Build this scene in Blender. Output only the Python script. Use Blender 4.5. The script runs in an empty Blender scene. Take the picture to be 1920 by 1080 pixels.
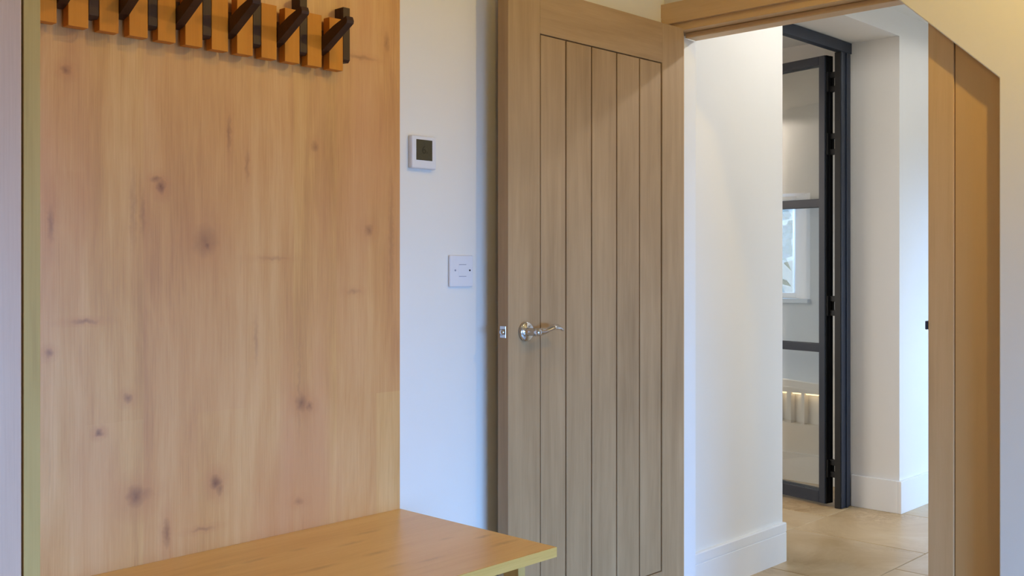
import bpy, bmesh, math, random
from mathutils import Vector, Matrix, Euler

S = bpy.context.scene
COL = S.collection
random.seed(4)

# ------------------------------------------------------------------ camera
F_PX, HORIZON = 1968.0, 500.0
cam_d = bpy.data.cameras.new('camera')
cam_d.sensor_width = 36.0
cam_d.lens = F_PX / 1920.0 * 36.0
cam_d.shift_y = -(540.0 - HORIZON) / 1920.0
cam_d.clip_start = 0.02
cam = bpy.data.objects.new('camera', cam_d)
COL.objects.link(cam)
cam.location = (2.087, 0.0, 1.181)
cam.rotation_euler = (math.radians(90), 0, math.radians(43.7))
S.camera = cam

# ------------------------------------------------------------------ world, lights, exposure
S.view_settings.view_transform = 'Standard'
S.view_settings.look = 'None'
S.view_settings.exposure = 0.03
S.view_settings.gamma = 1.0
S.view_settings.use_curve_mapping = False

W = bpy.data.worlds.new('sky')
S.world = W
W.use_nodes = True
bg = W.node_tree.nodes['Background']
bg.inputs['Color'].default_value = (0.62, 0.80, 1.0, 1)
bg.inputs['Strength'].default_value = 0.8


def area_light(name, loc, target, sx, sy, watts, color, spread=180):
    d = bpy.data.lights.new(name, 'AREA')
    d.shape = 'RECTANGLE'
    d.size, d.size_y = sx, sy
    d.energy = watts
    d.color = color
    d.spread = math.radians(spread)
    o = bpy.data.objects.new(name, d)
    COL.objects.link(o)
    o.location = loc
    o.rotation_euler = (Vector(target) - Vector(loc)).to_track_quat('-Z', 'Z').to_euler()
    return o


DAY = (0.40, 0.61, 1.0)
# daylight through the boot room's side window (in the wall behind the camera's right shoulder)
area_light('daylight_boot_room_window', (6.2, 1.0, 2.6), (0.0, 1.6, 0.2), 5.0, 3.2, 1540, (0.218, 0.481, 1.0))
# daylight through the hall's side window
area_light('daylight_hall_window', (4.0, 5.7, 2.3), (0.0, 5.0, 0.4), 2.4, 2.6, 200, (0.536, 0.729, 1.0))
# daylight through the small window of the room behind the glazed door
area_light('daylight_far_window', (-1.25, 5.95, 1.5), (-0.9, 4.9, 1.0), 0.7, 0.6, 25, DAY)
# warm fill through an added unseen window, lifting the wall behind the glass door
area_light('added_beyond_fill', (-2.2, 1.9, 1.9), (-1.3, 5.3, 0.5), 2.2, 1.8, 62, (1.0, 0.88, 0.72))

# ------------------------------------------------------------------ helpers


def link(o, parent=None):
    COL.objects.link(o)
    if parent is not None:
        o.parent = parent
    return o


def tag(o, label=None, cat=None, group=None, kind=None):
    if label:
        o['label'] = label
    if cat:
        o['category'] = cat
    if group:
        o['group'] = group
    if kind:
        o['kind'] = kind
    return o


def empty(name, loc, label=None, cat=None, kind=None, group=None):
    o = bpy.data.objects.new(name, None)
    o.empty_display_size = 0.05
    o.location = loc
    link(o)
    return tag(o, label, cat, group, kind)


def world_of(p):
    v = Vector((0, 0, 0))
    while p is not None:
        v = v + p.location
        p = p.parent
    return v


def obj(name, bm, mat, parent=None, smooth=False, origin=None):
    """bm is in world coordinates; the object's origin is placed at `origin` (or the centre of its base)"""
    if origin is None:
        xs = [v.co.x for v in bm.verts]; ys = [v.co.y for v in bm.verts]; zs = [v.co.z for v in bm.verts]
        origin = Vector(((min(xs) + max(xs)) / 2, (min(ys) + max(ys)) / 2, min(zs)))
    origin = Vector(origin)
    bmesh.ops.translate(bm, vec=-origin, verts=bm.verts)
    bmesh.ops.recalc_face_normals(bm, faces=bm.faces)
    me = bpy.data.meshes.new(name)
    bm.to_mesh(me)
    bm.free()
    me.materials.append(mat)
    if smooth:
        for p in me.polygons:
            p.use_smooth = True
    o = bpy.data.objects.new(name, me)
    link(o, parent)
    o.location = origin - world_of(parent)
    return o


def add_box(bm, x0, x1, y0, y1, z0, z1, bevel=0.0, seg=2):
    tmp = bmesh.new()
    bmesh.ops.create_cube(tmp, size=1.0)
    for v in tmp.verts:
        v.co = Vector((x0 + (v.co.x + .5) * (x1 - x0), y0 + (v.co.y + .5) * (y1 - y0), z0 + (v.co.z + .5) * (z1 - z0)))
    if bevel > 0:
        bmesh.ops.bevel(tmp, geom=tmp.edges[:], offset=bevel, segments=seg, profile=0.5, affect='EDGES')
    me = bpy.data.meshes.new('t')
    tmp.to_mesh(me)
    tmp.free()
    bm.from_mesh(me)
    bpy.data.meshes.remove(me)
    return bm


def box(name, x0, x1, y0, y1, z0, z1, mat, parent=None, bevel=0.0, seg=2):
    return obj(name, add_box(bmesh.new(), x0, x1, y0, y1, z0, z1, bevel, seg), mat, parent)


def prism(name, pts, a0, a1, axis, mat, parent=None, bevel=0.0, smooth=False):
    """extrude a 2-D outline; axis 'X': pts are (y,z); 'Y': pts are (x,z); 'Z': pts are (x,y)"""
    bm = bmesh.new()

    def co(p, a):
        return {'X': (a, p[0], p[1]), 'Y': (p[0], a, p[1]), 'Z': (p[0], p[1], a)}[axis]
    lo = [bm.verts.new(co(p, a0)) for p in pts]
    hi = [bm.verts.new(co(p, a1)) for p in pts]
    n = len(pts)
    bm.faces.new(lo)
    bm.faces.new(hi[::-1])
    for i in range(n):
        bm.faces.new((lo[i], lo[(i + 1) % n], hi[(i + 1) % n], hi[i]))
    bmesh.ops.recalc_face_normals(bm, faces=bm.faces)
    if bevel > 0:
        bmesh.ops.bevel(bm, geom=bm.edges[:], offset=bevel, segments=2, profile=0.5, affect='EDGES')
    return obj(name, bm, mat, parent, smooth)


def lathe_bm(prof, axis, centre, n=32):
    """prof: (distance along axis, radius)"""
    bm = bmesh.new()
    ax = Vector(axis).normalized()
    u = ax.orthogonal().normalized()
    w = ax.cross(u)
    c = Vector(centre)
    rings = []
    for d, r in prof:
        rings.append([bm.verts.new(c + ax * d + (u * math.cos(t) + w * math.sin(t)) * max(r, 1e-5))
                      for t in [2 * math.pi * k / n for k in range(n)]])
    for a, b in zip(rings, rings[1:]):
        for k in range(n):
            bm.faces.new((a[k], a[(k + 1) % n], b[(k + 1) % n], b[k]))
    bm.faces.new(rings[0][::-1])
    bm.faces.new(rings[-1])
    return bm


# ------------------------------------------------------------------ materials
def lin(r, g, b):
    f = lambda c: (c / 255 / 12.92) if c / 255 <= 0.04045 else ((c / 255 + 0.055) / 1.055) ** 2.4
    return (f(r), f(g), f(b), 1.0)


class N:
    def __init__(self, name):
        self.m = bpy.data.materials.new(name)
        self.m.use_nodes = True
        self.t = self.m.node_tree
        self.b = self.t.nodes['Principled BSDF']

    def n(self, typ, **kw):
        nd = self.t.nodes.new(typ)
        for k, v in kw.items():
            setattr(nd, k, v)
        return nd

    def l(self, a, b):
        self.t.links.new(a, b)

    def val(self, sock, v):
        if hasattr(v, 'is_linked') or isinstance(v, bpy.types.NodeSocket):
            self.l(v, sock)
        else:
            sock.default_value = v

    def math(self, op, a, b=None, clamp=False):
        nd = self.n('ShaderNodeMath', operation=op, use_clamp=clamp)
        self.val(nd.inputs[0], a)
        if b is not None:
            self.val(nd.inputs[1], b)
        return nd.outputs[0]

    def vmath(self, op, a, b=None):
        nd = self.n('ShaderNodeVectorMath', operation=op)
        self.val(nd.inputs[0], a)
        if b is not None:
            self.val(nd.inputs[1], b)
        return nd.outputs['Value'] if op in ('LENGTH', 'DISTANCE', 'DOT_PRODUCT') else nd.outputs['Vector']

    def noise(self, vec, scale, detail=3, rough=.55, dist=0):
        nd = self.n('ShaderNodeTexNoise')
        self.l(vec, nd.inputs['Vector'])
        nd.inputs['Scale'].default_value = scale
        nd.inputs['Detail'].default_value = detail
        nd.inputs['Roughness'].default_value = rough
        nd.inputs['Distortion'].default_value = dist
        return nd.outputs['Fac']

    def ramp(self, fac, stops):
        nd = self.n('ShaderNodeValToRGB')
        e = nd.color_ramp.elements
        while len(e) < len(stops):
            e.new(0.5)
        for el, (p, c) in zip(e, stops):
            el.position = p
            el.color = c
        self.l(fac, nd.inputs['Fac'])
        return nd.outputs['Color']

    def mix(self, fac, a, b, mode='MIX'):
        nd = self.n('ShaderNodeMix', data_type='RGBA', blend_type=mode)
        self.val(nd.inputs[0], fac)
        self.val(nd.inputs[6], a)
        self.val(nd.inputs[7], b)
        return nd.outputs[2]

    def bump(self, h, strength, dist=0.002):
        nd = self.n('ShaderNodeBump')
        nd.inputs['Strength'].default_value = strength
        nd.inputs['Distance'].default_value = dist
        self.l(h, nd.inputs['Height'])
        self.l(nd.outputs[0], self.b.inputs['Normal'])


def oak(name, light, mid, dark, along, pink=None, knots=(), rough=0.5, contrast=1.0, per_object=True, strip=9.0, spec=0.35, planks=None, halo=None):
    """timber with the grain running along one axis; knots: (centre xyz, (rx,ry,rz), strength) in object space"""
    k = N(name)
    tc = k.n('ShaderNodeTexCoord').outputs['Object']
    base = tc
    if per_object:
        r = k.n('ShaderNodeObjectInfo').outputs['Random']
        cmb = k.n('ShaderNodeCombineXYZ')
        m = k.math('MULTIPLY', r, 37.0)
        for i in range(3):
            k.l(m, cmb.inputs[i])
        tc = k.vmath('ADD', tc, cmb.outputs[0])
    i = 'XYZ'.index(along)

    def st(f):
        v = [1.0, 1.0, 1.0]
        v[i] = f
        return k.vmath('MULTIPLY', tc, tuple(v))
    warp = k.noise(st(.5), 3.0, 2)
    wv = k.n('ShaderNodeCombineXYZ')
    w2 = k.math('MULTIPLY', k.math('SUBTRACT', warp, .5), 0.10)
    for q in range(3):
        if q != i:
            k.l(w2, wv.inputs[q])
    tcw = k.vmath('ADD', tc, wv.outputs[0])

    def stw(f):
        v = [1.0, 1.0, 1.0]
        v[i] = f
        return k.vmath('MULTIPLY', tcw, tuple(v))
    strips = k.noise(st(.06), strip, 3, .6)
    broad = k.noise(st(.35), 3.2, 3, .6, .4)
    bands = k.noise(stw(.10), 34, 4, .6)
    pores = k.noise(st(.018), 420, 2, .6)
    ff = k.math('ADD', k.math('MULTIPLY', strips, .36), k.math('MULTIPLY', broad, .30))
    ff = k.math('ADD', ff, k.math('MULTIPLY', bands, .22))
    ff = k.math('ADD', ff, k.math('MULTIPLY', pores, .16))
    ff = k.math('ADD', k.math('MULTIPLY', k.math('SUBTRACT', ff, .5), 2.6 * contrast), .5, True)
    col = k.ramp(ff, [(0.0, dark), (0.5, mid), (1.0, light)])
    if planks:
        # book-matched staves: a running bond of long boards, each with its own tone
        sx = k.n('ShaderNodeSeparateXYZ')
        k.l(base, sx.inputs[0])
        cb2 = k.n('ShaderNodeCombineXYZ')
        k.l(sx.outputs[i], cb2.inputs[0])
        k.l(sx.outputs[1 if i != 1 else 0], cb2.inputs[1])
        bt = k.n('ShaderNodeTexBrick')
        bt.offset = .37
        k.l(cb2.outputs[0], bt.inputs['Vector'])
        bt.inputs['Color1'].default_value = (0, 0, 0, 1)
        bt.inputs['Color2'].default_value = (1, 1, 1, 1)
        bt.inputs['Mortar'].default_value = (.5, .5, .5, 1)
        bt.inputs['Scale'].default_value = 1.0
        bt.inputs['Mortar Size'].default_value = 0.0
        bt.inputs['Bias'].default_value = 0.0
        bt.inputs['Brick Width'].default_value = planks[0]
        bt.inputs['Row Height'].default_value = planks[1]
        sep = k.n('ShaderNodeSeparateColor')
        k.l(bt.outputs['Color'], sep.inputs[0])
        pf2 = sep.outputs[0]
        col = k.mix(k.math('MULTIPLY', k.math('SUBTRACT', pf2, .5, True), .45), col, light)
        col = k.mix(k.math('MULTIPLY', k.math('SUBTRACT', .5, pf2, True), .62), col, pink or dark)
    if pink:
        pn = k.noise(st(.22), 5.0, 2, .5)
        pf = k.math('MULTIPLY', k.math('SUBTRACT', pn, .5), 5.0, True)
        col = k.mix(k.math('MULTIPLY', pf, .6), col, pink)
    # short pores, dark flecks along the grain
    fl = k.noise(st(.03), 160, 3, .7)
    flk = k.math('MULTIPLY', k.math('SUBTRACT', fl, .60), 4.0, True)
    col = k.mix(k.math('MULTIPLY', flk, .35 * contrast), col, dark)
    if knots:
        dist = k.n('ShaderNodeTexNoise')
        k.l(base, dist.inputs['Vector'])
        dist.inputs['Scale'].default_value = 60
        dv = k.vmath('MULTIPLY', k.vmath('SUBTRACT', dist.outputs['Color'], (.5, .5, .5)), (.014, .014, .014))
        pb = k.vmath('ADD', base, dv)
        acc = None
        hac = None
        for c, r, s in knots:
            d = k.vmath('LENGTH', k.vmath('MULTIPLY', k.vmath('SUBTRACT', pb, c), (1 / r[0], 1 / r[1], 1 / r[2])))
            a = k.math('MULTIPLY', k.math('SUBTRACT', 1.0, d, True), s)
            acc = a if acc is None else k.math('MAXIMUM', acc, a)
            if halo:
                h_ = k.math('MULTIPLY', k.math('SUBTRACT', 1.0, k.math('MULTIPLY', d, .42), True), s * .75)
                hac = h_ if hac is None else k.math('MAXIMUM', hac, h_)
        if halo:
            col = k.mix(hac, col, halo)
        col = k.mix(acc, col, lin(114, 66, 36))
    k.l(col, k.b.inputs['Base Color'])
    k.b.inputs['Roughness'].default_value = rough
    k.b.inputs['Specular IOR Level'].default_value = spec
    k.bump(pores, .12, .001)
    return k.m


def plain(name, col, rough=.6, metal=0.0, spec=.5, noise_amt=.03, scale=14, bump=0.0):
    k = N(name)
    tc = k.n('ShaderNodeTexCoord').outputs['Object']
    nz = k.noise(tc, scale, 4)
    c2 = tuple(min(1, c * (1 - noise_amt)) for c in col[:3]) + (1,)
    k.l(k.ramp(nz, [(.35, c2), (.65, col)]), k.b.inputs['Base Color'])
    k.b.inputs['Roughness'].default_value = rough
    k.b.inputs['Metallic'].default_value = metal
    k.b.inputs['Specular IOR Level'].default_value = spec
    if bump:
        k.bump(k.noise(tc, 260, 3), bump, .001)
    return k.m


def emit(name, col, strength):
    k = N(name)
    k.b.inputs['Base Color'].default_value = (col[0], col[1], col[2], 1)
    k.b.inputs['Emission Color'].default_value = (col[0], col[1], col[2], 1)
    k.b.inputs['Emission Strength'].default_value = strength
    return k.m


def glass(name, tint=(.93, .95, .95), refl=.5):
    k = N(name)
    tr = k.n('ShaderNodeBsdfTransparent')
    tr.inputs[0].default_value = (*tint, 1)
    gl = k.n('ShaderNodeBsdfGlossy')
    gl.inputs['Roughness'].default_value = .02
    fr = k.n('ShaderNodeFresnel')
    fr.inputs['IOR'].default_value = 1.5
    mx = k.n('ShaderNodeMixShader')
    k.l(fr.outputs[0], mx.inputs[0])
    k.l(tr.outputs[0], mx.inputs[1])
    k.l(gl.outputs[0], mx.inputs[2])
    k.l(mx.outputs[0], k.t.nodes['Material Output'].inputs['Surface'])
    return k.m


M = {}
M['wall'] = plain('white_plaster', lin(236, 233, 228), .75, spec=.25, noise_amt=.015, scale=3, bump=.04)
M['ceiling'] = plain('ceiling_paint', lin(238, 235, 228), .8, spec=.2, noise_amt=.01)
M['skirt'] = plain('satin_white_paint', lin(238, 238, 238), .42, noise_amt=.01)
M['plastic'] = plain('white_plastic', lin(228, 229, 236), .35, noise_amt=.01)
M['screw'] = plain('screw_steel', lin(70, 74, 90), .4, metal=.8)
M['gap'] = plain('grey_gap', lin(150, 154, 172), .6)
M['hole'] = plain('dark_recess', lin(30, 28, 30), .8)
M['chrome'] = plain('polished_chrome', lin(205, 207, 214), .10, metal=1.0, noise_amt=.0)
M['steel'] = plain('blue_grey_powder_coat', lin(35, 44, 60), .42, noise_amt=.05)
M['steel_black'] = plain('black_hinge_metal', lin(10, 10, 13), .5)
M['grout'] = plain('grout', lin(150, 128, 98), .9)
M['glass'] = glass('clear_glass')
M['lcd'] = plain('lcd_screen', lin(66, 64, 50), .28, noise_amt=.12, scale=160)
M['lcd_ink'] = plain('lcd_segment', lin(36, 32, 20), .4)
M['dark_wood'] = oak('dark_stained_wood', lin(84, 52, 34), lin(62, 36, 22), lin(40, 20, 12), 'Z', rough=.45, strip=30)
M['batten'] = oak('amber_oak', lin(226, 152, 48), lin(208, 130, 32), lin(172, 98, 18), 'Z', rough=.5, strip=28, contrast=.55)
bk = [((x, y, .022), (rx, ry, .2), st) for (x, y), rx, ry, st in zip([(-0.136, 0.354), (0.038, 0.441), (0.087, 0.514), (0.16, 0.506), (0.018, 0.255), (0.14, 0.303), (-0.084, 0.267), (-0.129, 0.156), (-0.124, 0.045), (-0.131, -0.027), (0.119, 0.222), (0.022, 0.103)],
      [.010, .008, .010, .012, .012, .008, .012, .010, .012, .009, .008, .012], [.05, .03, .035, .06, .04, .05, .05, .03, .05, .04, .04, .06],
      [.28, .2, .34, .34, .3, .22, .28, .22, .28, .2, .2, .28])]
M['bench'] = oak('bench_oak', lin(238, 200, 134), lin(224, 180, 110), lin(190, 140, 74), 'Y', rough=.34, strip=8, contrast=.9, spec=.5, knots=bk)
M['edge_y'] = oak('oak_edge_band', lin(226, 188, 112), lin(208, 168, 92), lin(178, 136, 66), 'Y', rough=.5, strip=40, contrast=.8)
M['edge_z'] = oak('oak_edge_band_upright', lin(214, 180, 112), lin(200, 165, 98), lin(172, 136, 74), 'Z', rough=.5, strip=40, contrast=.8)
M['cab_door'] = oak('limed_oak_front', lin(230, 200, 180), lin(216, 180, 158), lin(186, 148, 126), 'Z', rough=.42, strip=11, contrast=.8, spec=.6)
M['door'] = oak('veneer_oak', lin(190, 161, 124), lin(169, 140, 104), lin(136, 108, 76), 'Z', rough=.5, strip=26, contrast=.8)
M['door_h'] = oak('veneer_oak_across', lin(190, 161, 124), lin(169, 140, 104), lin(136, 108, 76), 'Y', rough=.5, strip=26, contrast=.8)
M['frame'] = oak('frame_oak', lin(228, 196, 154), lin(216, 182, 138), lin(188, 152, 110), 'Z', rough=.5, strip=24, contrast=.6)
M['frame_h'] = oak('frame_oak_across', lin(228, 196, 154), lin(216, 182, 138), lin(188, 152, 110), 'X', rough=.5, strip=24, contrast=.6)
M['brown'] = oak('brown_panel_wood', lin(220, 184, 136), lin(212, 174, 124), lin(198, 160, 112), 'Z', rough=.55, strip=12, contrast=.35)

# panel knots, in the panel's own object space (origin at the base centre: x=.009, y=1.183, z=0)
PC = (0.009, 1.176, 0.0)
kn = []
for (y, z, ry, rz, s) in [(1.091, 1.350, .016, .020, .9), (1.080, 1.365, .018, .010, .6), (1.195, 1.237, .042, .050, .50), (1.20, 1.228, .016, .016, .8),
                          (1.221, .705, .020, .024, .85), (1.231, .690, .014, .02, .5), (1.036, .705, .030, .032, .75), (1.050, .706, .034, .020, .35),
                          (.957, .845, .012, .010, .8), (.857, 1.012, .012, .012, .6), (1.018, .909, .014, .014, .6), (1.446, .860, .022, .03, .7),
                          (1.47, .85, .016, .016, .6), (1.104, .615, .012, .045, .6), (1.648, 1.272, .020, .022, .55), (1.484, 1.467, .016, .018, .5),
                          (.927, 1.071, .038, .007, .5), (1.189, .609, .036, .007, .45), (.889, 1.569, .016, .014, .7), (.860, 1.264, .010, .05, .5),
                          (1.705, 1.749, .014, .035, .5), (1.51, 1.665, .03, .008, .0), (1.62, 1.70, .07, .008, .45), (1.051, 1.292, .01, .07, .35), (1.439, .629, .02, .012, .4),
                          (1.254, 1.478, .008, .06, .5), (1.30, 1.41, .008, .05, .35), (1.323, 1.011, .008, .08, .25), (1.37, 1.20, .06, .007, .25),
                          (1.60, 1.12, .03, .01, .3), (1.44, .90, .007, .16, .25), (1.03, 1.30, .012, .12, .25), (1.72, 1.25, .012, .25, .3)]:
    kn.append(((0.0 + .009, y - PC[1], z), (.2, ry * .85, rz * .85), s))
M['panel'] = oak('wall_panel_oak', lin(228, 182, 122), lin(209, 154, 88), lin(170, 110, 52), 'Z', pink=lin(204, 140, 94), knots=kn,
                 rough=.40, spec=.75, per_object=False, strip=7.5, contrast=1.35, planks=(1.37, .124), halo=lin(190, 122, 74))


def tile_mat():
    k = N('stone_tile')
    tc = k.n('ShaderNodeTexCoord').outputs['Object']
    r = k.n('ShaderNodeObjectInfo').outputs['Random']
    cmb = k.n('ShaderNodeCombineXYZ')
    for i in range(3):
        k.l(k.math('MULTIPLY', r, 53.0), cmb.inputs[i])
    v = k.vmath('ADD', tc, cmb.outputs[0])
    a = k.noise(v, 3.0, 6, .62, 1.2)
    b = k.noise(v, 9.0, 5, .65, 2.2)
    col = k.ramp(a, [(.30, lin(182, 152, 108)), (.5, lin(200, 174, 134)), (.72, lin(210, 190, 160))])
    vein = k.math('MULTIPLY', k.math('SUBTRACT', k.math('ABSOLUTE', k.math('SUBTRACT', b, .5)), .0), 9.0, True)
    vein = k.math('SUBTRACT', 1.0, vein, True)
    patch = k.math('MULTIPLY', k.math('SUBTRACT', k.noise(v, 2.2, 3), .52), 5.0, True)
    col = k.mix(k.math('MULTIPLY', k.math('MULTIPLY', vein, patch), .8), col, lin(158, 124, 80))
    tone = k.math('ADD', .92, k.math('MULTIPLY', r, .12))
    cc = k.n('ShaderNodeCombineColor')
    for i in range(3):
        k.l(tone, cc.inputs[i])
    col = k.mix(1.0, col, cc.outputs[0], 'MULTIPLY')
    k.l(col, k.b.inputs['Base Color'])
    k.b.inputs['Roughness'].default_value = .34
    k.bump(b, .08, .002)
    return k.m


M['tile'] = tile_mat()
M['leaf'] = plain('tree_leaf', lin(120, 150, 96), .7, noise_amt=.55, scale=9)
M['lawn'] = plain('lawn_grass', lin(120, 150, 84), .9, noise_amt=.4, scale=4)
M['bark'] = plain('tree_bark', lin(92, 76, 60), .9, noise_amt=.4, scale=20)
M['warm'] = emit('warm_lamp_lens', (1.0, .78, .50), 6.0)
M['niche'] = emit('reflected_warm_glow', (1.0, .74, .42), 2.2)  # emission standing in for a warm glow mirrored by the glass

# ------------------------------------------------------------------ the setting: boot room
CEIL = 2.40
ST = 'structure'


def structure(o, label, cat):
    return tag(o, label, cat, None, ST)


structure(box('wall_left', -.30, 0.0, -1.3, 2.93, 0, CEIL, M['wall']), 'white plaster wall behind the oak panel and the open door', 'wall')
structure(box('wall_back', -.30, 3.5, -1.42, -1.3, 0, CEIL, M['wall']), 'white plaster wall behind the camera', 'wall')
# right wall with a low window opening
bm = bmesh.new()
WY0, WY1, WZ0, WZ1 = .15, 2.65, .10, 1.22
add_box(bm, 3.3, 3.5, -1.3, WY0, 0, CEIL)
add_box(bm, 3.3, 3.5, WY1, 2.93, 0, CEIL)
add_box(bm, 3.3, 3.5, WY0, WY1, 0, WZ0)
add_box(bm, 3.3, 3.5, WY0, WY1, WZ1, CEIL)
structure(obj('wall_right', bm, M['wall']), 'white plaster wall with the window, out of view on the right', 'wall')
w1 = empty('window_1', (3.45, (WY0 + WY1) / 2, WZ0), 'white framed window in the right-hand wall, out of view', 'window', ST)
for (a, b, c, d) in ((WY0, WY1, WZ0, WZ0 + .05), (WY0, WY1, WZ1 - .05, WZ1), (WY0, WY0 + .05, WZ0 + .05, WZ1 - .05), (WY1 - .05, WY1, WZ0 + .05, WZ1 - .05), (1.38, 1.42, WZ0 + .05, WZ1 - .05)):
    box('window_frame', 3.42, 3.47, a, b, c, d, M['skirt'], w1, .004)

# wall with the doorway
LX, RX, HZ = .060, .902, 1.970       # clear opening between the linings
bm = bmesh.new()
add_box(bm, -.30, LX - .03, 2.93, 3.03, 0, CEIL)
add_box(bm, RX + .03, 3.5, 2.93, 3.03, 0, CEIL)
add_box(bm, LX - .03, RX + .03, 2.93, 3.03, HZ + .03, CEIL)
structure(obj('wall_far', bm, M['wall']), 'white plaster wall holding the doorway to the hall', 'wall')
# plaster reveal at the hall side of the door lining
bm = bmesh.new()
add_box(bm, LX - .03, LX, 2.962, 3.03, 0, HZ - .019)
structure(obj('trim_reveal', bm, M['skirt']), 'white painted reveal strip behind the open oak door', 'door reveal')

BX, BZS, BSL, BY = 1.110, 1.676, .93, 2.87
# sloping stair bulkhead and the nib wall under it
structure(prism('wall_bulkhead', [(BX, 0), (3.3, 0), (3.3, CEIL), (BX - (CEIL - BZS) / BSL, CEIL), (BX, BZS)], BY, 2.93, 'Y', M['wall'], None, .003),
          'cream wall with a sloping edge cutting across the door frame', 'wall')

structure(box('ceiling', -4.2, 3.5, -1.42, 6.6, CEIL, CEIL + .12, M['ceiling']), 'white ceiling over the rooms, out of view', 'ceiling')

# oak lining and architrave of the doorway
t1 = empty('trim_1', (.48, 2.93, 0), 'plain oak door lining and architrave framing the doorway to the hall', 'door frame', ST)
box('lining', LX - .03, LX, 2.925, 2.962, 0, HZ, M['frame'], t1, .001)
box('lining', RX, RX + .03, 2.925, 3.03, 0, HZ, M['frame'], t1, .001)
box('lining_head', LX - .03, RX + .03, 2.925, 3.03, HZ, HZ + .03, M['frame_h'], t1, .001)
box('door_stop', LX, RX, 2.968, 3.03, HZ - .018, HZ, M['frame_h'], t1, .004)
AW = .070
prism('architrave_head', [(LX - .036, HZ + .026), (RX + .004, HZ + .026), (RX + .004 + AW, HZ + .026 + AW), (LX - .036 - .03, HZ + .026 + AW), (LX - .036 - .03, HZ + .056)],
      2.912, 2.930, 'Y', M['frame_h'], t1, .0015)
prism('architrave', [(RX + .004, 0), (RX + .004 + AW, 0), (RX + .004 + AW, HZ + .026 + AW), (RX + .004, HZ + .026)], 2.912, 2.930, 'Y', M['frame'], t1, .0015)
prism('architrave', [(.001, 0), (LX - .036, 0), (LX - .036, HZ + .026), (.001, HZ + .049)], 2.912, 2.930, 'Y', M['frame'], t1, .0015)
sp = box('strike_plate', RX - .0035, RX + .003, 2.9085, 2.9255, 1.006, 1.030, M['screw'], t1, .002)
tag(sp, 'small dark steel strike plate on the door frame')

# plain brown panel to the right of the architrave, under the slope
# its top is scribed to the slope
x0p = RX + .004 + AW + .002
def slope_z(x): return BZS + (BX - x) * BSL - .004
tag(prism('side_panel', [(x0p, 0), (BX - .002, 0), (BX - .002, slope_z(BX - .002)), (x0p, slope_z(x0p))], 2.918, 2.9295, 'Y', M['brown'], None, .001), 'plain brown wood panel beside the door frame, below the sloping cream wall', 'panel')

# ------------------------------------------------------------------ floor of stone tiles
fl = box('floor', -4.2, 3.5, -1.42, 6.6, -.10, -.006, M['grout'])
structure(fl, 'pale beige stone tile floor running through the hall', 'floor')


def tile_mesh(w, d):
    bm = add_box(bmesh.new(), -w / 2, w / 2, -d / 2, d / 2, -.012, 0, .0015, 1)
    me = bpy.data.meshes.new('tile')
    bm.to_mesh(me)
    bm.free()
    me.materials.append(M['tile'])
    return me


TW, TD, J = .60, .62, .004
tm = tile_mesh(TW - J, TD - J)
fw = world_of(fl)
for ci in range(-3, 5):
    cx = .333 + TW * ci + TW / 2
    off = 4.30 if ci % 2 else 4.00
    for rj in range(-9, 4):
        cy = off + TD * rj + TD / 2
        if cy > 6.2 or (cx < -.1 and cy < 3.2) or (cy < 2.6):
            continue
        o = bpy.data.objects.new('tile', tm)
        link(o, fl)
        o.location = Vector((cx, cy, 0)) - fw
# the boot room's own floor: bigger, plain run of the same tiles
for ci in range(0, 5):
    for rj in range(0, 6):
        cx, cy = .333 + TW * ci + TW / 2 - .6, -1.1 + TD * rj + (.31 if ci % 2 else 0) + TD / 2
        if cy > 2.6 or cx > 3.3:
            continue
        o = bpy.data.objects.new('tile', tm)
        link(o, fl)
        o.location = Vector((cx, cy, 0)) - fw

# ------------------------------------------------------------------ hall
HX = -.044
OY0, OY1, OZ = 3.805, 4.915, 2.286
structure(prism('wall_hall', [(3.03, 0), (OY0, 0), (OY0, OZ), (OY1, OZ), (OY1, 0), (6.2, 0), (6.2, CEIL), (3.03, CEIL)], -.36, HX, 'X', M['wall']),
          'white hall wall with the deep opening for the steel glazed door', 'wall')
bm = bmesh.new()
add_box(bm, 1.45, 1.65, 3.03, 4.2, 0, CEIL)
add_box(bm, 1.45, 1.65, 5.9, 6.2, 0, CEIL)
add_box(bm, 1.45, 1.65, 4.2, 5.9, 0, .15)
add_box(bm, 1.45, 1.65, 4.2, 5.9, 1.55, CEIL)
structure(obj('wall_hall_right', bm, M['wall']), 'white hall wall with a tall window, out of view', 'wall')
structure(box('wall_hall_end', -.36, 1.65, 6.2, 6.32, 0, CEIL, M['wall']), 'white wall at the end of the hall, out of view', 'wall')
w2 = empty('window_2', (1.6, 5.05, .15), 'tall white framed hall window, out of view', 'window', ST)
for (a, b, c, d) in ((4.2, 5.9, .15, .20), (4.2, 5.9, 1.50, 1.55), (4.2, 4.25, .2, 1.5), (5.85, 5.9, .2, 1.5)):
    box('window_frame', 1.57, 1.62, a, b, c, d, M['skirt'], w2, .004)

SKH = .155


def skirting(name, path_pts, label):
    """path_pts: list of boxes (x0,x1,y0,y1)"""
    bm = bmesh.new()
    for (x0, x1, y0, y1) in path_pts:
        add_box(bm, x0, x1, y0, y1, 0, SKH, .002)
    return structure(obj(name, bm, M['skirt']), label, 'skirting')


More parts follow.
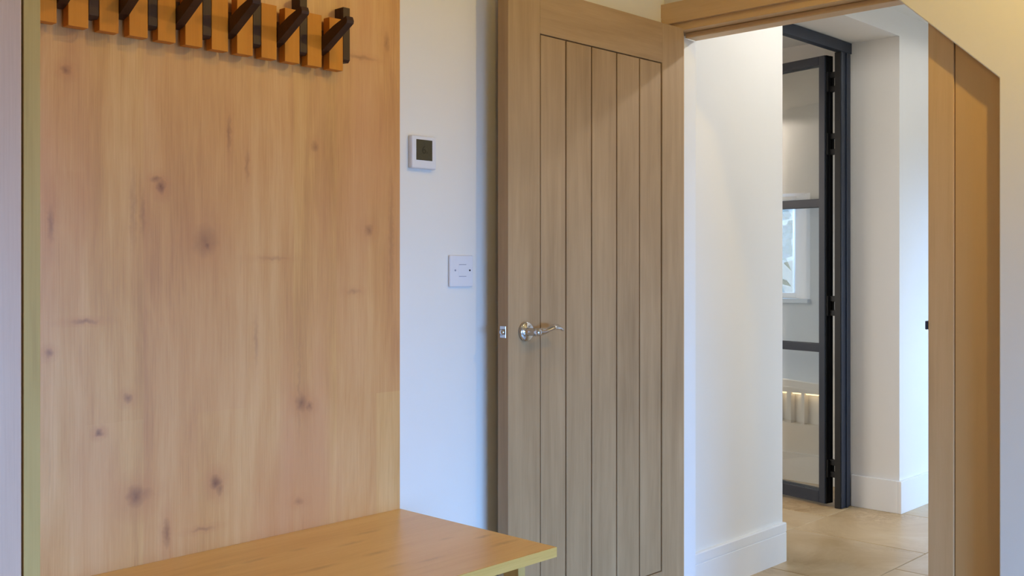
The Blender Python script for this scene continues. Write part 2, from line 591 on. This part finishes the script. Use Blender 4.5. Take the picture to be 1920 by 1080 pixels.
# square-edged board with one fine groove near the top
g = .0025
bb = prism('baseboard_hall', [(HX, 0), (HX + .018, 0), (HX + .018, .114), (HX + .018 - g, .1155), (HX + .018 - g, .1185), (HX + .018, .120), (HX + .018, SKH - .003), (HX + .015, SKH), (HX, SKH)],
           3.03, OY0, 'Y', M['skirt'])
structure(bb, 'white grooved skirting board at the foot of the hall wall by the open oak door', 'skirting')
skirting('baseboard_jamb', [(-.282, HX, OY1 - .016, OY1)], 'white skirting board on the return beside the steel door frame')
skirting('baseboard_hall_far', [(HX, HX + .016, OY1 - .016, 6.2)], 'white skirting board on the bright hall wall past the glazed door')

# ------------------------------------------------------------------ steel frame and glazed leaf
FX0, FX1 = -.318, -.282
t2 = empty('trim_2', (-.30, (OY0 + OY1) / 2, 0), 'dark blue-grey steel frame lining the deep white opening', 'door frame', ST)
box('frame_head', FX0, FX1, OY0 + .002, OY1 - .004, OZ - .056, OZ - .002, M['steel'], t2, .003)
box('frame_post', FX0, FX1, 4.803, OY1 - .018, 0.001, OZ - .057, M['steel'], t2, .003)
box('frame_post', FX0, FX1, OY0 + .002, OY0 + .08, 0.001, OZ - .057, M['steel'], t2, .003)
# beads on the visible faces
box('glazing_bead', FX1, FX1 + .006, 4.845, 4.862, 0.001, OZ - .06, M['steel'], t2, .002)

HINGE = Vector((-.357, 4.858, 0))
ANG = math.radians(11)
d2 = empty('door_2', HINGE, 'open steel-framed glass door with three panes, swung into the room beyond', 'door', ST)
d2.rotation_euler.z = -ANG
LT, LW = .062, .86      # leaf thickness, width


def leaf_box(name, x0, x1, y0, y1, z0, z1, mat, bevel=.002):
    """local coordinates: -x along the leaf, -y towards the hinge-side face that shows"""
    bm = add_box(bmesh.new(), x0, x1, y0, y1, z0, z1, bevel)
    me = bpy.data.meshes.new(name)
    bmesh.ops.recalc_face_normals(bm, faces=bm.faces)
    bm.to_mesh(me)
    bm.free()
    me.materials.append(mat)
    o = bpy.data.objects.new(name, me)
    link(o, d2)
    return o


ZT, ZB = 2.222, .014
y0, y1 = -LT, 0.0
leaf_box('stile', -.036, 0, y0, y1, ZB, ZT, M['steel'])
leaf_box('stile', -LW, -LW + .036, y0, y1, ZB, ZT, M['steel'])
leaf_box('rail', -LW + .036, -.036, y0, y1, ZT - .042, ZT, M['steel'])
leaf_box('rail', -LW + .036, -.036, y0, y1, ZB, ZB + .060, M['steel'])
leaf_box('rail', -LW + .036, -.036, y0 + .012, y1 - .012, 1.476, 1.518, M['steel'])
leaf_box('rail', -LW + .036, -.036, y0 + .012, y1 - .012, .757, .799, M['steel'])
for (a, b) in ((ZB + .06, .757), (.799, 1.476), (1.518, ZT - .042)):
    leaf_box('pane', -LW + .036, -.036, -.034, -.028, a, b, M['glass'], 0)
leaf_box('gasket', 0.0, .004, -.056, -.034, ZB, ZT, M['steel_black'], .001)
leaf_box('gasket', 0.0, .004, -.029, -.004, ZB, ZT, M['steel_black'], .001)
box('gasket', FX0, FX1 - .006, 4.7995, 4.803, 0.001, OZ - .058, M['steel_black'], t2, .0008)
for (a, b) in ((2.042, 2.139), (1.732, 1.837), (.939, 1.037), (.144, .231)):
    h = leaf_box('hinge', .003, .010, -.052, -.004, a, b, M['steel_black'], .002)
    tag(h, 'black hinge')
    # knuckles above and below a slim light gap, bridging to the post
    for (c, d) in ((a, a + .028), (b - .028, b)):
        o = leaf_box('hinge_knuckle', .006, .064, -.034, -.012, c, d, M['steel_black'], .003)
        o.parent = h
    o = leaf_box('hinge_pin', .012, .020, -.020, -.012, a + .01, b - .01, M['steel_black'], .002)
    o.parent = h

# ------------------------------------------------------------------ room behind the glazed door
YB = 5.28
WX0, WX1, BZ0, BZ1 = -1.50, -.702, 1.0, 1.587       # inner edges of the splayed window recess
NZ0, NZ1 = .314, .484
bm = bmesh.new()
glow_slots = [(-.900, -.844), (-.818, -.756), (-.737, -.640)]  # shallow wall slots added to hold the imitated reflected glow
add_box(bm, -.702, -.36, YB, YB + .32, NZ1, CEIL)
add_box(bm, -4.2, WX0, YB, YB + .32, NZ1, CEIL)
add_box(bm, WX0, WX1, YB, YB + .32, BZ1, CEIL)
add_box(bm, WX0, WX1, YB, YB + .32, NZ1, BZ0)
add_box(bm, -4.2, -.36, YB, YB + .32, 0, NZ0)
xs = [-4.2, -.900, -.844, -.818, -.756, -.737, -.640, -.36]
for i in range(0, len(xs), 2):
    add_box(bm, xs[i], xs[i + 1], YB, YB + .32, NZ0, NZ1)
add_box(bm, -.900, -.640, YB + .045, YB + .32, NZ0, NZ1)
# splayed right-hand cheek of the window recess (wedge)
me = bpy.data.meshes.new('t')
wb = bmesh.new()
P = [(WX1, YB), (WX1, YB + .32), (WX1 - .28, YB + .32)]
lo = [wb.verts.new((x, y, BZ0)) for x, y in P]
hi = [wb.verts.new((x, y, BZ1)) for x, y in P]
wb.faces.new(lo); wb.faces.new(hi[::-1])
for i in range(3):
    wb.faces.new((lo[i], lo[(i + 1) % 3], hi[(i + 1) % 3], hi[i]))
wb.to_mesh(me); wb.free(); bm.from_mesh(me); bpy.data.meshes.remove(me)
structure(obj('wall_beyond', bm, M['wall']), 'cream wall of the room seen through the glazed door', 'wall')
bm = bmesh.new()
add_box(bm, -4.2, -3.2, 3.0, 3.1, 0, CEIL)
add_box(bm, -1.0, -.36, 3.0, 3.1, 0, CEIL)
add_box(bm, -3.2, -1.0, 3.0, 3.1, 0, .25)
add_box(bm, -3.2, -1.0, 3.0, 3.1, 1.7, CEIL)
structure(obj('wall_beyond_left', bm, M['wall']), 'hidden side wall of the room beyond the glazed door', 'wall')
w4 = empty('added_window', (-2.1, 3.05, .25), 'unseen window added to let fill light into the room beyond the glazed door', 'window', ST)  # opening and frame added to pass fill onto the low wall
for (a, b, c, d) in ((-3.2, -1.0, .25, .30), (-3.2, -1.0, 1.65, 1.7), (-3.2, -3.15, .3, 1.65), (-1.05, -1.0, .3, 1.65), (-2.12, -2.08, .3, 1.65)):
    box('window_frame', a, b, 3.03, 3.07, c, d, M['skirt'], w4, .004)
structure(box('wall_beyond_end', -4.3, -4.2, 3.0, 5.6, 0, CEIL, M['wall']), 'hidden end wall of the room beyond the glazed door', 'wall')
skirting('baseboard_beyond', [(-4.2, -.36, YB - .018, YB)], 'white skirting board seen low through the glass door')
w3 = empty('window_3', (-1.2, YB + .28, BZ0), 'small deep-set window seen through the middle glass pane', 'window', ST)
for (a, b, c, d) in ((WX0, -.92, BZ0, BZ0 + .03), (WX0, -.92, BZ1 - .03, BZ1), (WX0, WX0 + .03, BZ0 + .03, BZ1 - .03)):
    box('window_frame', a, b, YB + .25, YB + .30, c, d, M['skirt'], w3, .003)
box('pane', WX0 + .03, -.95, YB + .272, YB + .278, BZ0 + .03, BZ1 - .03, M['glass'], w3)
box('sill', WX0, WX1, YB - .03, YB + .02, BZ0 - .02, BZ0 + .004, M['skirt'], w3, .003)

# garden outside the far window
structure(box('ground_outside', -9, 2, 6.7, 16, -.3, -.1, M['lawn']), 'green lawn outside the far window', 'lawn')


def tree(x, y, h, label):
    t = empty('garden_tree', (x, y, -.1), label, 'tree')
    bm = bmesh.new()
    for q in range(420):
        u = Vector((random.gauss(0, 1), random.gauss(0, 1), random.gauss(0, .8)))
        u.normalize()
        c = Vector((x, y, h * .62)) + Vector((u.x * 1.1, u.y * .8, u.z * h * .36)) * (random.random() ** .4)
        r = random.uniform(.08, .20)
        a = Vector((random.gauss(0, 1), random.gauss(0, 1), random.gauss(0, 1))).normalized()
        b = a.orthogonal().normalized()
        c2 = a.cross(b)
        tips = [bm.verts.new(c + v * r) for v in (b, c2 * .6, -b, -c2 * .6)]
        top = bm.verts.new(c + a * r * .35)
        for i in range(4):
            bm.faces.new((tips[i], tips[(i + 1) % 4], top))
    f = obj('foliage', bm, M['leaf'], t)
    f['kind'] = 'stuff'
    obj('trunk', lathe_bm([(0, .12), (h * .4, .09), (h * .75, .04)], (0, 0, 1), (x, y, -.1), 10), M['bark'], t)


tree(-3.6, 9.4, 3.4, 'leafy green garden tree glimpsed through the far window')

# ------------------------------------------------------------------ oak door standing open against the wall
DX0, DX1, DY0, DY1, DZ0, DZ1 = .062, .102, 2.062, 2.898, .008, 1.967
d1 = empty('door_1', ((DX0 + DX1) / 2, (DY0 + DY1) / 2, 0), 'oak door with five vertical boards and a chrome lever, standing open', 'door', ST)
SY0, SY1, RT, RB = 2.192, 2.778, 1.838, .20
box('stile', DX0, DX1, DY0, SY0, DZ0, DZ1, M['door'], d1, .0015)
box('stile', DX0, DX1, SY1, DY1, DZ0, DZ1, M['door'], d1, .0015)
box('rail', DX0, DX1, SY0, SY1, RT, DZ1, M['door_h'], d1, .0012)
box('rail', DX0, DX1, SY0, SY1, DZ0, RB, M['door_h'], d1, .0012)
by = [2.192, 2.307, 2.424, 2.545, 2.661, 2.778]
for q, (a, b) in enumerate(zip(by, by[1:])):
    box('board', DX0 + .003, DX1 - .003, a + (.0065 if q == 0 else .0028), b - (.004 if q == 4 else .0028), RB + .002, RT - .0025, M['door'], d1, .0016)
box('core', DX0 + .012, DX1 - .012, SY0 - .005, SY1 + .005, RB - .005, RT + .005, M['door'], d1)
lt = box('latch_plate', DX0 + .010, DX1 - .008, DY0 - .0015, DY0 + .0005, .986, 1.018, M['chrome'], d1, .0006)
tag(lt, 'small chrome latch plate')
obj('latch_bolt', lathe_bm([(0, .0085), (.007, .0085), (.011, .004)], (0, -1, 0), (DX0 + .022, DY0 - .001, 1.002), 16), M['chrome'], lt, True)
hd = obj('handle', lathe_bm([(0, .0265), (.004, .0275), (.008, .0265), (.0095, .024), (.0095, .0125), (.012, .0108), (.040, .0108), (.052, .0105), (.056, .009), (.0575, .004)],
                            (1, 0, 0), (DX1, 2.130, 1.001), 40), M['chrome'], d1, True)
tag(hd, 'chrome lever handle on a round rose')
# lever: a flattened curved blade running towards the hinge side
bm = bmesh.new()
rings = []
LEN = .124


def curve_at(keys, s_):
    for (a, va), (b, vb) in zip(keys, keys[1:]):
        if s_ <= b:
            t_ = (s_ - a) / (b - a)
            t_ = t_ * t_ * (3 - 2 * t_)
            return va + (vb - va) * t_
    return keys[-1][1]


for q in range(25):
    s = q / 24
    yy = 2.130 - .009 + s * LEN
    zz = 1.001 + curve_at([(0, 0), (.22, .001), (.6, .0125), (.78, .0115), (1, .001)], s)
    xx = DX1 + .047 + curve_at([(0, 0), (.5, .006), (1, -.006)], s)
    hh = curve_at([(0, .0108), (.16, .0105), (.38, .0062), (.65, .0066), (.9, .0052), (1, .0016)], s)
    hw = curve_at([(0, .0095), (.38, .0090), (.65, .0120), (.9, .0100), (1, .0030)], s)
    tilt = curve_at([(0, 0), (.35, .15), (.7, .55), (1, .45)], s)      # the blade's top leans outwards
    ring = []
    for t in range(14):
        a = 2 * math.pi * t / 14
        lx, lz = math.cos(a) * hw, math.sin(a) * hh
        ring.append(bm.verts.new((xx + lx * math.cos(tilt) + lz * math.sin(tilt), yy, zz - lx * math.sin(tilt) + lz * math.cos(tilt))))
    rings.append(ring)
for a, b in zip(rings, rings[1:]):
    for t in range(14):
        bm.faces.new((a[t], a[(t + 1) % 14], b[(t + 1) % 14], b[t]))
bm.faces.new(rings[0][::-1]); bm.faces.new(rings[-1])
obj('lever', bm, M['chrome'], hd, True)
for z in (.25, 1.0, 1.75):
    obj('hinge', lathe_bm([(0, .006), (.09, .006)], (0, 0, 1), (DX0 - .004, DY1 + .006, z), 12), M['chrome'], d1, True)

# ------------------------------------------------------------------ oak back panel, cabinet, bench
tag(obj('wall_panel', add_box(bmesh.new(), .0005, .018, .603, 1.749, 0.0, CEIL - .002, .0008), M['panel'], None, False, PC),
    'large knotty oak panel on the wall behind the coat rack and bench', 'wall panel')

cb = empty('tall_cabinet', (.29, .10, 0), 'pale oak tall cabinet at the left edge beside the bench', 'cabinet')
box('end_panel', .001, .552, .600, .6235, 0, 2.30, M['edge_z'], cb, .0006)
box('body', .001, .530, -.38, .598, 0, 2.30, M['cab_door'], cb, .001)
box('door', .532, .553, .11, .5968, .06, 2.28, M['cab_door'], cb, .0015)
box('door', .532, .553, -.38, .106, .06, 2.28, M['cab_door'], cb, .0015)

bn = empty('bench', (.28, 1.18, 0), 'amber oak bench seat with a pale edge below the coat rack', 'bench')
BZ = .560
box('seat', .0185, .550, .6245, 1.750, BZ - .022, BZ, M['bench'], bn, .0008)
fe = box('edge_band', .5500, .5525, .6245, 1.750, BZ - .0222, BZ + .0002, M['edge_y'], bn, .0005)
tag(fe, 'pale yellow oak edge band')
for yy in (.68, 1.680):
    for xx in (.06, .455):
        lg = box('leg', xx, xx + .046, yy, yy + .022, 0, BZ - .022, M['edge_z'], bn, .001)

# ------------------------------------------------------------------ coat rack
cr = empty('coat_rack', (.02, 1.19, 1.65), 'oak slat coat rack with dark hooks, six folded out, on the oak panel', 'coat rack')
PITCH, SW = .0622, .040
Z0, Z1 = 1.651, 1.774
Y1ST = 1.502
box('rail', .0182, .0285, .835, 1.562, 1.715, 1.745, M['dark_wood'], cr, .001)


def hook_outline(open_hook):
    # outline about the pivot (first: outwards from the wall / lower side, second: along the hook)
    if open_hook:
        pts = [(-.013, -.014), (.012, -.014), (.015, .010), (.007, .116), (.002, .120), (-.009, .120), (-.015, .070), (-.016, .020)]
        px, pz, a = .038, 1.701, math.radians(66)
    else:
        pts = [(-.018, -.014), (.010, -.016), (.016, -.010), (.016, .116), (-.018, .116)]
        px, pz, a = .036, 1.689, 0.0
    return [(px + x * math.cos(a) + z * math.sin(a), pz - x * math.sin(a) + z * math.cos(a)) for x, z in pts]


for k in range(12):
    ya = Y1ST - k * PITCH
    box('slat', .0286, .052, ya, ya + SW, Z0, Z1, M['batten'], cr, .0008)
    if k == 0:
        h = prism('hook', hook_outline(False), ya + SW + .0008, ya + SW + .0208, 'Y', M['dark_wood'], cr, .0006)
        tag(h, 'dark hook folded flat')
    op = (k % 2 == 0)
    h = prism('hook', hook_outline(op), ya - .0212, ya - .0012, 'Y', M['dark_wood'], cr, .0006)
    tag(h, 'dark hook folded out' if op else 'dark hook folded flat')

# ------------------------------------------------------------------ thermostat and socket plate
th = empty('thermostat', (0, 1.833, 1.438), 'white square thermostat with a grey display on the white wall', 'thermostat')
box('body', .0005, .016, 1.791, 1.877, 1.438, 1.524, M['plastic'], th, .004, 3)
sc_ = box('screen', .0155, .0165, 1.806, 1.862, 1.460, 1.514, M['lcd'], th, .0003)
tag(sc_, 'dark grey display')


def text_mesh(name, body, size, x, y, z, mat, parent):
    cu = bpy.data.curves.new(name, 'FONT')
    cu.body = body
    cu.size = size
    cu.extrude = .0002
    o = bpy.data.objects.new(name, cu)
    COL.objects.link(o)
    bpy.context.view_layer.update()
    me = bpy.data.meshes.new_from_object(o.evaluated_get(bpy.context.evaluated_depsgraph_get()))
    bpy.data.objects.remove(o)
    me.name = name
    me.materials.clear()
    me.materials.append(mat)
    # text lies in XY: send it to the wall plane (facing +X, reading along +Y)
    me.transform(Matrix(((0, 0, 1, 0), (1, 0, 0, 0), (0, 1, 0, 0), (0, 0, 0, 1))))
    o = bpy.data.objects.new(name, me)
    link(o, parent)
    o.location = Vector((x, y, z)) - world_of(parent)
    return o


text_mesh('digit', '6', .030, .0166, 1.825, 1.478, M['lcd_ink'], sc_)
text_mesh('digit', 'x', .013, .0166, 1.8405, 1.478, M['lcd_ink'], sc_)

pl = empty('socket_plate', (0, 1.977, 1.126), 'square white socket plate with two screws beside the open door', 'wall socket')
box('plate', .0005, .0085, 1.933, 2.020, 1.126, 1.212, M['plastic'], pl, .003, 3)
box('module', .006, .0090, 1.965, 1.995, 1.153, 1.188, M['plastic'], pl, .0006)
for zz in (1.1865, 1.1545):
    box('module_gap_shade', .0088, .0093, 1.966, 1.993, zz - .0008, zz + .0008, M['gap'], pl)  # surface strips in shadow grey, drawn where the module's grooves would be shaded
for yy, mt in ((1.9525, M['gap']), (2.007, M['hole'])):
    obj('screw', lathe_bm([(0, .0027), (.0009, .0027), (.0012, .0020)], (1, 0, 0), (.0083, yy, 1.171), 14), mt, pl, True)

# ------------------------------------------------------------------ ceiling downlights (the lamps' own light is in their builder)
def downlight(x, y, watts, label, color=(1.0, .70, .38), size=.03):
    t = empty('downlight', (x, y, CEIL - .004), label, 'ceiling light', None, 'recessed ceiling downlights')
    obj('trim_ring', lathe_bm([(0, .042), (.003, .046), (.005, .046)], (0, 0, 1), (x, y, CEIL - .006), 24), M['skirt'], t, True)
    obj('lens', lathe_bm([(0, .030), (.002, .032)], (0, 0, 1), (x, y, CEIL - .0085), 20), M['warm'], t, True)
    d = bpy.data.lights.new('downlight_glow', 'SPOT')
    d.energy = watts
    d.color = color
    d.spot_size = math.radians(174)
    d.spot_blend = .15
    d.shadow_soft_size = size
    o = bpy.data.objects.new('downlight_glow', d)
    COL.objects.link(o)
    o.parent = t
    o.location = (0, 0, -.02)


WARM = (1.0, .67, .15)
downlight(.95, 1.30, 9.5, 'recessed warm ceiling downlight above the bench, out of view', WARM)
downlight(1.6, 2.40, 27, 'recessed warm ceiling downlight near the sloping wall, out of view', WARM)
downlight(1.9, .3, 2, 'recessed warm ceiling downlight above the camera, out of view', WARM)
downlight(.70, 3.75, 24, 'recessed ceiling downlight in the hall nearest the doorway, out of view', (1, .97, .90))
downlight(.70, 5.2, 6, 'recessed ceiling downlight at the far end of the hall, out of view', (1, .97, .90))
downlight(-3.3, 3.5, 85, 'recessed ceiling downlight in the room behind the glazed door, out of view', (1, .865, .74))
# warm glow reflected in the glass, imitated by emissive strips in wall slots
for (a, b), which in zip(glow_slots, ('leftmost', 'middle', 'rightmost')):
    t = box('reflected_glow', a + .004, b - .004, YB + .012, YB + .030, NZ1 - .008, NZ1 - .001, M['niche'])
    tag(t, which + ' of three emissive strips imitating a warm glow reflected in the bottom glass pane', 'reflection', 'reflected glow strips')
